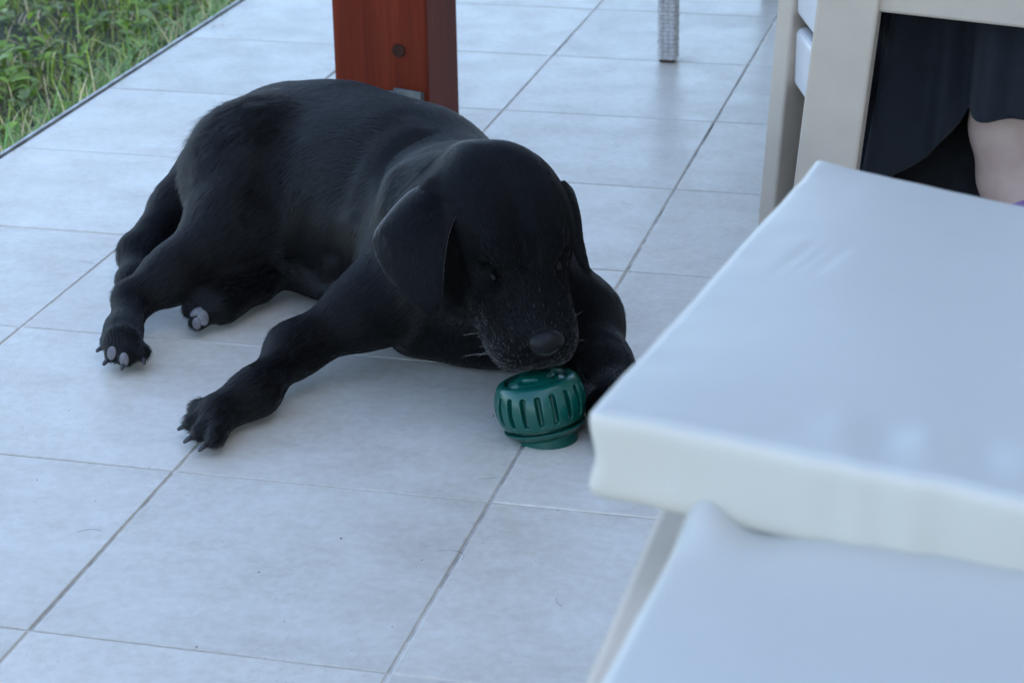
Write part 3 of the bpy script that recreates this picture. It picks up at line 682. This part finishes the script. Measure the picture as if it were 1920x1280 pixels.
def make_fur(n):
    tri = np.concatenate([Fc[:, [0, 1, 2]], Fc[:, [0, 2, 3]]]); A_, B_, C_ = dogV[tri[:, 0]], dogV[tri[:, 1]], dogV[tri[:, 2]]
    fn = np.cross(B_ - A_, C_ - A_); ar = np.linalg.norm(fn, axis=1); fn /= ar[:, None] + 1e-12
    cen = (A_ + B_ + C_) / 3; cl = np.array(CAM_LOC)
    w = ar * np.where(cen[:, 2] < .004, 0, 1.0)
    # nose pad stays bare
    w *= (np.linalg.norm(cen - HL(-.004, 0, -.008), axis=1) > .017)
    for pc, pr, pa in PADS: w *= np.linalg.norm(cen - np.array(pc), axis=1) > .8 * max(pr)
    hq = cen - HTIP; hl = (hq @ HF > -.25) & (np.abs(hq @ HS) < .13) & (np.abs(hq @ HU) < .12); w = np.where(hl, w * 3.0, w)
    ti = rng.choice(len(tri), n, p=w / w.sum()); u = rng.random(n); vv = rng.random(n); fl = u + vv > 1; u[fl], vv[fl] = 1 - u[fl], 1 - vv[fl]
    P = A_[ti] + (B_ - A_)[ti] * u[:, None] + (C_ - A_)[ti] * vv[:, None]
    nv = NRM[tri[ti]]; Nn = nv[:, 0] * (1 - u - vv)[:, None] + nv[:, 1] * u[:, None] + nv[:, 2] * vv[:, None]; Nn /= np.linalg.norm(Nn, axis=1, keepdims=True) + 1e-9
    D = np.zeros((n, 3)); W = np.zeros(n)
    for a, b_, d in FLOW:
        a = np.array(a); b_ = np.array(b_); ba = b_ - a; t = np.clip(((P - a) @ ba) / (ba @ ba), 0, 1); r = np.linalg.norm(P - a - t[:, None] * ba, axis=1)
        k = 1 / (r + .02) ** 5; D += k[:, None] * np.array(d); W += k
    D /= W[:, None]; D += rng.normal(0, .05, (n, 3))
    D -= Nn * (D * Nn).sum(1)[:, None]; D /= np.linalg.norm(D, axis=1, keepdims=True) + 1e-9
    hd = P - HTIP; lf, ls, lu = hd @ HF, hd @ HS, hd @ HU
    head = (lf > -.26) & (lf < .03) & (np.abs(ls) < .11) & (np.abs(lu) < .1)
    headm = head.copy()
    muz = np.clip((lf + .085) / .06, 0, 1) * head
    L = np.where(head, .0055, .0105); L = np.where(P[:, 2] < .05, np.minimum(L, .0075), L)
    isear = (ti % len(Fc)) >= NBODY; L = np.where(isear, .0045, L)
    har = np.exp(-(((P - np.array((-.15, .86, .17))) / np.array((.07, .07, .07))) ** 2).sum(1)); L = L + .009 * har
    tl = np.exp(-(np.linalg.norm(P - np.array((-.255, .86, .04)), axis=1) / .08) ** 2); L = L + .006 * tl
    L *= .65 + .7 * rng.random(n); L *= (1 - .45 * muz)
    lift = .15 + .13 * rng.random(n) + .55 * har * rng.random(n)
    D2 = D + rng.normal(0, .08, (n, 3)) * (.3 + 4 * har[:, None])
    pts = np.zeros((n, 4, 3), np.float32)
    for i, t in enumerate((0, .33, .67, 1)):
        pts[:, i] = P + (D * (t * (1 - t) + .0) + D2 * t * t + D * t * .35)[:] * (L * .75)[:, None] + Nn * (lift * L * (t - .55 * t * t))[:, None]
    pts[:, :, 2] = np.maximum(pts[:, :, 2], .0012)
    # greying: chin, lips, round the muzzle, a few hairs over the eyes
    head = head & (np.abs(ls) < .056) & (lu > -.092)
    g = np.clip((lf + .075) / .05, 0, 1) * np.clip((-.016 - lu) / .03, 0, 1) * head
    g = np.maximum(g, .05 * np.clip((lf + .06) / .04, 0, 1) * head * (lu > -.03))
    grey = np.where(rng.random(n) < (.28 * g), .15 + .45 * rng.random(n), 0) + np.where(rng.random(n) < .002, .12, 0) + .02 * g
    # nails and pads show: shorten on the toes' undersides is enough
    cu = bpy.data.hair_curves.new('fur'); cu.add_curves([4] * n)
    cu.attributes['position'].data.foreach_set('vector', (pts - DO.astype(np.float32)).ravel())
    hs = np.where(head, .75, 1.0)[:, None]; ra = cu.attributes.new('radius', 'FLOAT', 'POINT'); rr = (hs * np.array([.00015, .00014, .00011, .00004])[None]).astype(np.float32).ravel(); ra.data.foreach_set('value', rr)
    ga = cu.attributes.new('grey', 'FLOAT', 'CURVE'); ga.data.foreach_set('value', np.clip(grey, 0, 1).astype(np.float32))
    mt = cu.attributes.new('matte', 'FLOAT', 'CURVE'); mt.data.foreach_set('value', np.where(isear, .62, .20 + .64 * np.clip((lf + .27) / .16, 0, 1) * np.clip((.13 - np.abs(ls)) / .05, 0, 1) * np.clip((lu + .13) / .06, 0, 1) * (lf < .05)).astype(np.float32))  # head hair mixed towards flat black, standing in for shade on the face
    cu.materials.append(M_FUR)
    o = bpy.data.objects.new('fur', cu); COL.objects.link(o); o.parent = dog; tag(o, kind='stuff'); return o
make_fur(FUR_COUNT)
scene.cycles_curves.shape = 'RIBBONS'; scene.cycles_curves.subdivisions = 2
# nose, eyes, claws, pads, whiskers
m, nt, b = mat('dog_nose'); v = coords(nt); b.inputs['Base Color'].default_value = (.006, .0055, .0065, 1); b.inputs['Roughness'].default_value = .38; b.inputs['Specular IOR Level'].default_value = .22
vo = N(nt, 'ShaderNodeTexVoronoi', Scale=700.0); nt.links.new(v, vo.inputs['Vector']); bump(nt, b, vo.outputs['Distance'], .5, .0006); M_NOSE = m
m, nt, b = mat('dog_eye'); b.inputs['Base Color'].default_value = (.004, .003, .003, 1); b.inputs['Roughness'].default_value = .35; b.inputs['Specular IOR Level'].default_value = .2; M_EYE = m
m, nt, b = mat('dog_claw'); v = coords(nt); nt.links.new(ramp(nt, tex(nt, v, 90, 3), [(.3, (.012, .012, .014)), (.7, (.035, .035, .04))]), b.inputs['Base Color']); b.inputs['Roughness'].default_value = .32; M_CLAW = m
m, nt, b = mat('dog_pad'); v = coords(nt); nt.links.new(ramp(nt, tex(nt, v, 120, 4), [(.3, (.10, .092, .096)), (.7, (.19, .18, .185))]), b.inputs['Base Color']); b.inputs['Roughness'].default_value = .7; bump(nt, b, tex(nt, v, 500, 3), .5, .001); M_PAD = m
S = SDF(tuple(HL(-.006, 0, -.008) - .03), tuple(HL(-.006, 0, -.008) + .03), .0011); A3 = [HF, HS, HU]
S.ell(HL(-.006, 0, -.0065), (.0125, .0185, .0125), A3, .004); S.ell(HL(-.007, 0, -.017), (.0095, .008, .010), A3, .004)
for sg in (-1, 1):
    S.ell(HL(.0055, sg * .0075, -.009), (.004, .0042, .0032), A3, .003, sub=True); S.ell(HL(.002, sg * .0135, -.0105), (.005, .003, .0022), A3, .002, sub=True)
S.cone(HL(.0055, 0, -.012), HL(.001, 0, -.026), .0009, .0009, .0015, sub=True)
V, F = S.nets(); quads('nose', V - DO, F, M_NOSE, dog, True)
def ellipsoid(name, c, rad, ax, m, parent, seg=16, rings=10):
    ax = np.array(ax, float); V = []; F = []
    for i in range(rings + 1):
        th = math.pi * i / rings
        for k in range(seg):
            ph = 2 * math.pi * k / seg; q = (rad[0] * math.sin(th) * math.cos(ph), rad[1] * math.sin(th) * math.sin(ph), rad[2] * math.cos(th)); V.append(np.array(c) + q[0] * ax[0] + q[1] * ax[1] + q[2] * ax[2])
    for i in range(rings):
        for k in range(seg): F.append((i * seg + k, (i + 1) * seg + k, (i + 1) * seg + (k + 1) % seg, i * seg + (k + 1) % seg))
    return pyobj(name, [p - DO for p in V], F, m, parent, True)
for sg in (-1, 1):
    ellipsoid('eye', HL(-.089, sg * .0345, -.0050), (.0060, .0040, .0020), A3, M_EYE, dog)
def claw(base, d, ln=.0085, r=.0029):
    base = np.array(base); d = np.array(d, float); d /= np.linalg.norm(d); dn = np.array((0, 0, -1.0))
    pts = [(base - d * .004, r), (base + d * ln * .35 + dn * 0.0, r * .95), (base + d * ln * .75 + dn * .001, r * .8), (base + d * ln * .95 + dn * .002, r * .55), (base + d * ln + dn * .0022, r * .2)]
    pts = [(np.array((p[0], p[1], max(p[2], r_ + .0008))), r_) for p, r_ in pts]
    V, F = tube(pts, 10); pyobj('claw', [p - DO for p in V], F, M_CLAW, dog, True)
for t, d in CLAWS: claw(t, d)
for c, rad, ax in PADS: ellipsoid('paw_pad', c, rad, ax, M_PAD, dog)
# whiskers
cu = bpy.data.hair_curves.new('whiskers'); wh = []
for _ in range(9):
    sg = -1 if rng.random() < .7 else 1
    a = HL(-.02 - .035 * rng.random(), sg * (.036 + .01 * rng.random()), -.05 - .02 * rng.random()); d = -HF * (.3 + .4 * rng.random()) + HS * sg * (.6 + .5 * rng.random()) - HU * (.3 * rng.random()); d = d + rng.normal(0, .15, 3); d /= np.linalg.norm(d); L = .015 + .022 * rng.random()
    wh.append([a + d * L * t + np.array((0, 0, -.35)) * L * t * t * .6 for t in (0, .33, .67, 1)])
cu.add_curves([4] * len(wh)); cu.attributes['position'].data.foreach_set('vector', (np.array(wh) - DO).astype(np.float32).ravel())
ra = cu.attributes.new('radius', 'FLOAT', 'POINT'); ra.data.foreach_set('value', np.tile(np.array([.00012, .00011, .00009, .00003], np.float32), len(wh)))
m, nt, b = mat('whisker'); b.inputs['Base Color'].default_value = (.5, .48, .46, 1); cu.materials.append(m)
o = bpy.data.objects.new('whiskers', cu); COL.objects.link(o); o.parent = dog; tag(o, kind='stuff')
# ---------------------------------------------------------------- green treat toy
m, nt, b = mat('green_rubber'); v = coords(nt)
nt.links.new(ramp(nt, tex(nt, v, 30, 3), [(.3, (.001, .066, .049)), (.7, (.002, .078, .058))]), b.inputs['Base Color']); b.inputs['Roughness'].default_value = .27; bump(nt, b, tex(nt, v, 400, 3), .10, .0004); M_TOY = m
S = SDF((-.052, -.052, -.046), (.052, .052, .046), .00085)
x, y, z = np.meshgrid(*S.ax, indexing='ij', sparse=True)
rho = np.sqrt(x * x + y * y) + 0 * z; zz = z + 0 * rho
def smax(a, d, k):
    h = np.clip(.5 - .5 * (a - d) / k, 0, 1); return a * (1 - h) + d * h + k * h * (1 - h)
# band: a squat barrel between foot groove and top rim; below it a dished foot; inside the rim a recessed dome
ball = (((rho / .0465) ** 2.1 + (np.abs(zz) / .0415) ** 2.1) ** (1 / 2.1) - 1) * .0415
band = smax(smax(ball, zz - .0245, .004), -zz - .0205, .0012)
band = smax(band, -smax(rho - .0315, .0205 - zz, .002), .0015)
foot = smax(smax((((rho / .0508) ** 2.1 + (np.abs(zz) / .0415) ** 2.1) ** (1 / 2.1) - 1) * .0415, zz + .0242, .0012), -zz - .0362, .003)
core = np.maximum(rho - .0335, np.maximum(zz - .01, -zz - .03))
dome = np.maximum(np.sqrt(rho ** 2 + (zz + .016) ** 2) - .0480, rho - .0312)
S.D = np.minimum(np.minimum(band, foot), np.minimum(core, dome)).astype(np.float32)
# upright slots round the band
for k in range(18):
    a = 2 * math.pi * k / 18 + .08; c = np.array((math.cos(a), math.sin(a)))
    p0 = np.array((c[0] * .0442, c[1] * .0442, .0135)); p1 = np.array((c[0] * .0450, c[1] * .0450, -.0125)); S.cone(p0, p1, .0031, .0027, .0007, sub=True); S.cone(p0 * np.array((.93, .93, .95)), p1 * np.array((.93, .93, .95)), .0028, .0024, .0007, sub=True)
# slots in the top
for k in range(4):
    a = 2 * math.pi * k / 4 - 2.05
    pts = [np.array((math.cos(a + t) * .021, math.sin(a + t) * .021, .029)) for t in (-.33, 0, .33)]
    for p, q in zip(pts[:-1], pts[1:]): S.cone(p, q, .0042, .0042, .001, sub=True)
V, F = S.nets(); toy = quads('treat_toy', V, F, M_TOY, None, True)
toy.location = (.3440, .4985, .0382); toy.scale = (1.04, 1.04, 1.04); toy.rotation_euler = (R(-9), R(-9), R(20))
tag(toy, 'dark green slotted rubber treat ball under the dog\'s nose', 'dog toy')

# ---------------------------------------------------------------- seated person seen from the shins down
m, nt, b = mat('skin'); v = coords(nt)
nt.links.new(ramp(nt, tex(nt, v, 22, 4), [(.3, (.46, .31, .25)), (.7, (.56, .40, .33))]), b.inputs['Base Color']); b.inputs['Roughness'].default_value = .5
b.inputs['Subsurface Weight'].default_value = .2; b.inputs['Subsurface Radius'].default_value = (.02, .008, .004); b.inputs['Subsurface Scale'].default_value = .3; M_SKIN = m
m, nt, b = mat('navy_cloth'); v = coords(nt); nt.links.new(ramp(nt, tex(nt, v, 40, 4), [(.3, (.0022, .0036, .0075)), (.7, (.0045, .0075, .0135))]), b.inputs['Base Color']); b.inputs['Roughness'].default_value = .85; b.inputs['Sheen Weight'].default_value = .05; bump(nt, b, tex(nt, v, 600, 2), .3, .0006); M_NAVY = m
m, nt, b = mat('black_cloth'); v = coords(nt); nt.links.new(ramp(nt, tex(nt, v, 60, 4), [(.3, (.004, .004, .005)), (.7, (.009, .009, .010))]), b.inputs['Base Color']); b.inputs['Roughness'].default_value = .9; M_BLACK = m
m, nt, b = mat('lilac_shoe'); v = coords(nt); nt.links.new(ramp(nt, tex(nt, v, 60, 3), [(.3, (.28, .17, .36)), (.7, (.36, .23, .44))]), b.inputs['Base Color']); b.inputs['Roughness'].default_value = .6; M_SHOE = m
person = empty('person', (.80, 1.2, 0)); tag(person, 'person in a long dark navy skirt with one bare shin, sitting in beige chair', 'person')
PO = np.array(person.location)
S = SDF((.50, .86, -.01), (1.12, 1.62, 1.42), .008); vv = lambda *a: np.array(a, float)
# near leg: foot, ankle, calf, knee, thigh
S.chain([(vv(.812, 1.105, .075), .040), (vv(.790, 1.115, .115), .036), (vv(.785, 1.12, .18), .045), (vv(.792, 1.135, .27), .056), (vv(.805, 1.125, .40), .055), (vv(.81, 1.13, .47), .058)], .02)
S.chain([(vv(.815, 1.10, .035), .032), (vv(.845, 1.00, .035), .034), (vv(.86, .925, .024), .024)], .02)
S.chain([(vv(.81, 1.13, .47), .058), (vv(.82, 1.28, .49), .080), (vv(.83, 1.40, .50), .10)], .03)
# far leg, tucked back under the seat
S.chain([(vv(.70, 1.15, .46), .055), (vv(.72, 1.26, .30), .052), (vv(.71, 1.33, .16), .037), (vv(.685, 1.33, .085), .034), (vv(.66, 1.28, .04), .030), (vv(.645, 1.22, .024), .022)], .02)
S.chain([(vv(.70, 1.15, .46), .058), (vv(.74, 1.30, .49), .08), (vv(.78, 1.40, .50), .10)], .03)
# trunk
S.chain([(vv(.80, 1.42, .55), .12), (vv(.80, 1.44, .75), .115), (vv(.80, 1.43, .95), .12), (vv(.80, 1.42, 1.02), .08), (vv(.80, 1.41, 1.10), .05), (vv(.80, 1.40, 1.14), .05)], .05)
S.ell(vv(.80, 1.39, 1.25), (.075, .09, .11), None, .03)
for sg in (-1, 1): S.chain([(vv(.80 + sg * .15, 1.42, .98), .05), (vv(.80 + sg * .19, 1.36, .74), .04), (vv(.80 + sg * .10, 1.18, .60), .032), (vv(.80 + sg * .06, 1.12, .58), .03)], .03)
V, F = S.nets(); quads('body', V - PO, F, M_SKIN, person, True)
# skirt: a draped tube with folds, its hem lower on the left
def skirt():
    n, k = 220, 60; V = []; F = []
    for j in range(k + 1):
        t = j / k
        for i in range(n):
            a = 2 * math.pi * i / n; ca, sa = math.cos(a), math.sin(a)
            hem = .212 - .005 * sa - .235 * max(0, -ca - .26) ** .75 + .006 * math.sin(5 * a + 1)
            z = .60 - (.60 - hem) * t
            fo = (.012 + .020 * t) * t ** .5 * (math.sin(11 * a + 1.3 * math.sin(2 * a)) + .5 * math.sin(23 * a + 2 + t))
            rx = (.175 + .05 * t) + fo * 1.0; ry = (.165 + .02 * t ** 1.5) + fo * 1.0
            V.append((.785 + rx * ca - PO[0], 1.235 + ry * sa - PO[1], z))
    for j in range(k):
        for i in range(n): F.append((j * n + i, (j + 1) * n + i, (j + 1) * n + (i + 1) % n, j * n + (i + 1) % n))
    o = pyobj('skirt', V, F, M_NAVY, person, True); s = o.modifiers.new('thick', 'SOLIDIFY'); s.thickness = .002; return o
skirt()
# top
S = SDF((.52, 1.0, .50), (1.08, 1.62, 1.08), .009)
S.chain([(vv(.80, 1.42, .57), .135), (vv(.80, 1.44, .75), .128), (vv(.80, 1.43, .95), .130), (vv(.80, 1.42, 1.01), .085)], .05)
for sg in (-1, 1): S.chain([(vv(.80 + sg * .15, 1.42, .98), .060), (vv(.80 + sg * .175, 1.38, .84), .055)], .03)
V, F = S.nets(); quads('top', V - PO, F, M_BLACK, person, True)
# shoes
def shoe(pts, strap):
    S = SDF((.54, .84, -.005), (.92, 1.38, .13), .004); S.chain([(vv(*p), r) for p, r in pts], .015); S.floor(.0012, .006)
    x, y, z = np.meshgrid(*S.ax, indexing='ij', sparse=True); V, F = S.nets(); quads('shoe', V - PO, F, M_SHOE, person, True)
shoe([((.816, 1.12, .038), .040), ((.82, 1.08, .060), .040), ((.846, 1.00, .036), .040), ((.862, .92, .026), .030)], .1)
shoe([((.672, 1.31, .026), .026), ((.66, 1.26, .022), .026), ((.645, 1.21, .020), .022)], .1)
# hair
S = SDF((.68, 1.26, 1.0), (.92, 1.54, 1.40), .008); S.ell(vv(.80, 1.415, 1.275), (.085, .095, .105), None, .02); S.ell(vv(.80, 1.46, 1.18), (.075, .05, .13), None, .03); S.ell(vv(.80, 1.32, 1.22), (.05, .07, .085), None, .01, sub=True)
V, F = S.nets(); quads('hair', V - PO, F, M_BLACK, person, True)

# black bundle that stands in for an unidentified dark shape under the chair
S = SDF((.60, 1.06, -.01), (1.05, 1.5, .28), .006)
S.chain([(vv(.715, 1.24, .075), .075), (vv(.80, 1.27, .09), .09), (vv(.90, 1.30, .08), .08)], .05); S.ell(vv(.74, 1.18, .05), (.05, .05, .05), None, .03); S.floor(.0012, .008)
V, F = S.nets(); nv = S.grad(V); d = np.array([.006 * noise.noise(Vector(p) * 18) + .003 * noise.noise(Vector(p) * 45) for p in V.tolist()]); V = V + nv * d[:, None]; V[:, 2] = np.maximum(V[:, 2], .0012)
bd = quads('standin_mound', V, F, M_BLACK, None, True); tag(bd, 'black stand-in heap for an unidentified shape in the shadow beneath the navy skirt', 'mound')

# ---------------------------------------------------------------- crumbs and grit on the tiles
m, nt, b = mat('crumb'); b.inputs['Base Color'].default_value = (.15, .11, .075, 1); b.inputs['Roughness'].default_value = .9
bm = bmesh.new(); random.seed(8)
spots = CRUMBS + [(random.uniform(-.6, 1.0), random.uniform(-.1, 2.2), random.uniform(.0004, .0006)) for _ in range(34)]
for x, y, s in spots:
    mx = Matrix.Translation((x, y, s * .5)) @ Matrix.Rotation(random.random() * 6, 4, 'Z') @ Matrix.Diagonal((s * random.uniform(.8, 2.2), s, s * .6, 1)); bmesh.ops.create_icosphere(bm, subdivisions=1, radius=1, matrix=mx)
tag(obj('crumbs', bm, m), 'tiny brown crumbs and grit scattered over the tiles', 'crumbs', kind='stuff')

cu = bpy.data.hair_curves.new('loose_hairs'); hs = []; rg = np.random.default_rng(21)
for _ in range(24):
    x, y = rg.uniform(-.5, .7), rg.uniform(-.1, 1.3); a = rg.random() * 6.28; L = rg.uniform(.012, .03); k = rg.normal(0, 1.2)
    hs.append([(x + L * t * math.cos(a + k * t), y + L * t * math.sin(a + k * t), .0006) for t in (0, .33, .67, 1)])
cu.add_curves([4] * len(hs)); cu.attributes['position'].data.foreach_set('vector', np.array(hs, np.float32).ravel())
ra = cu.attributes.new('radius', 'FLOAT', 'POINT'); ra.data.foreach_set('value', np.tile(np.array([.00010, .00011, .00010, .00005], np.float32), len(hs)))
cu.materials.append(M_BLACK); o = bpy.data.objects.new('loose_hairs', cu); COL.objects.link(o); tag(o, 'thin black dog hairs lying loose on the pale tiles', 'hairs', kind='stuff')
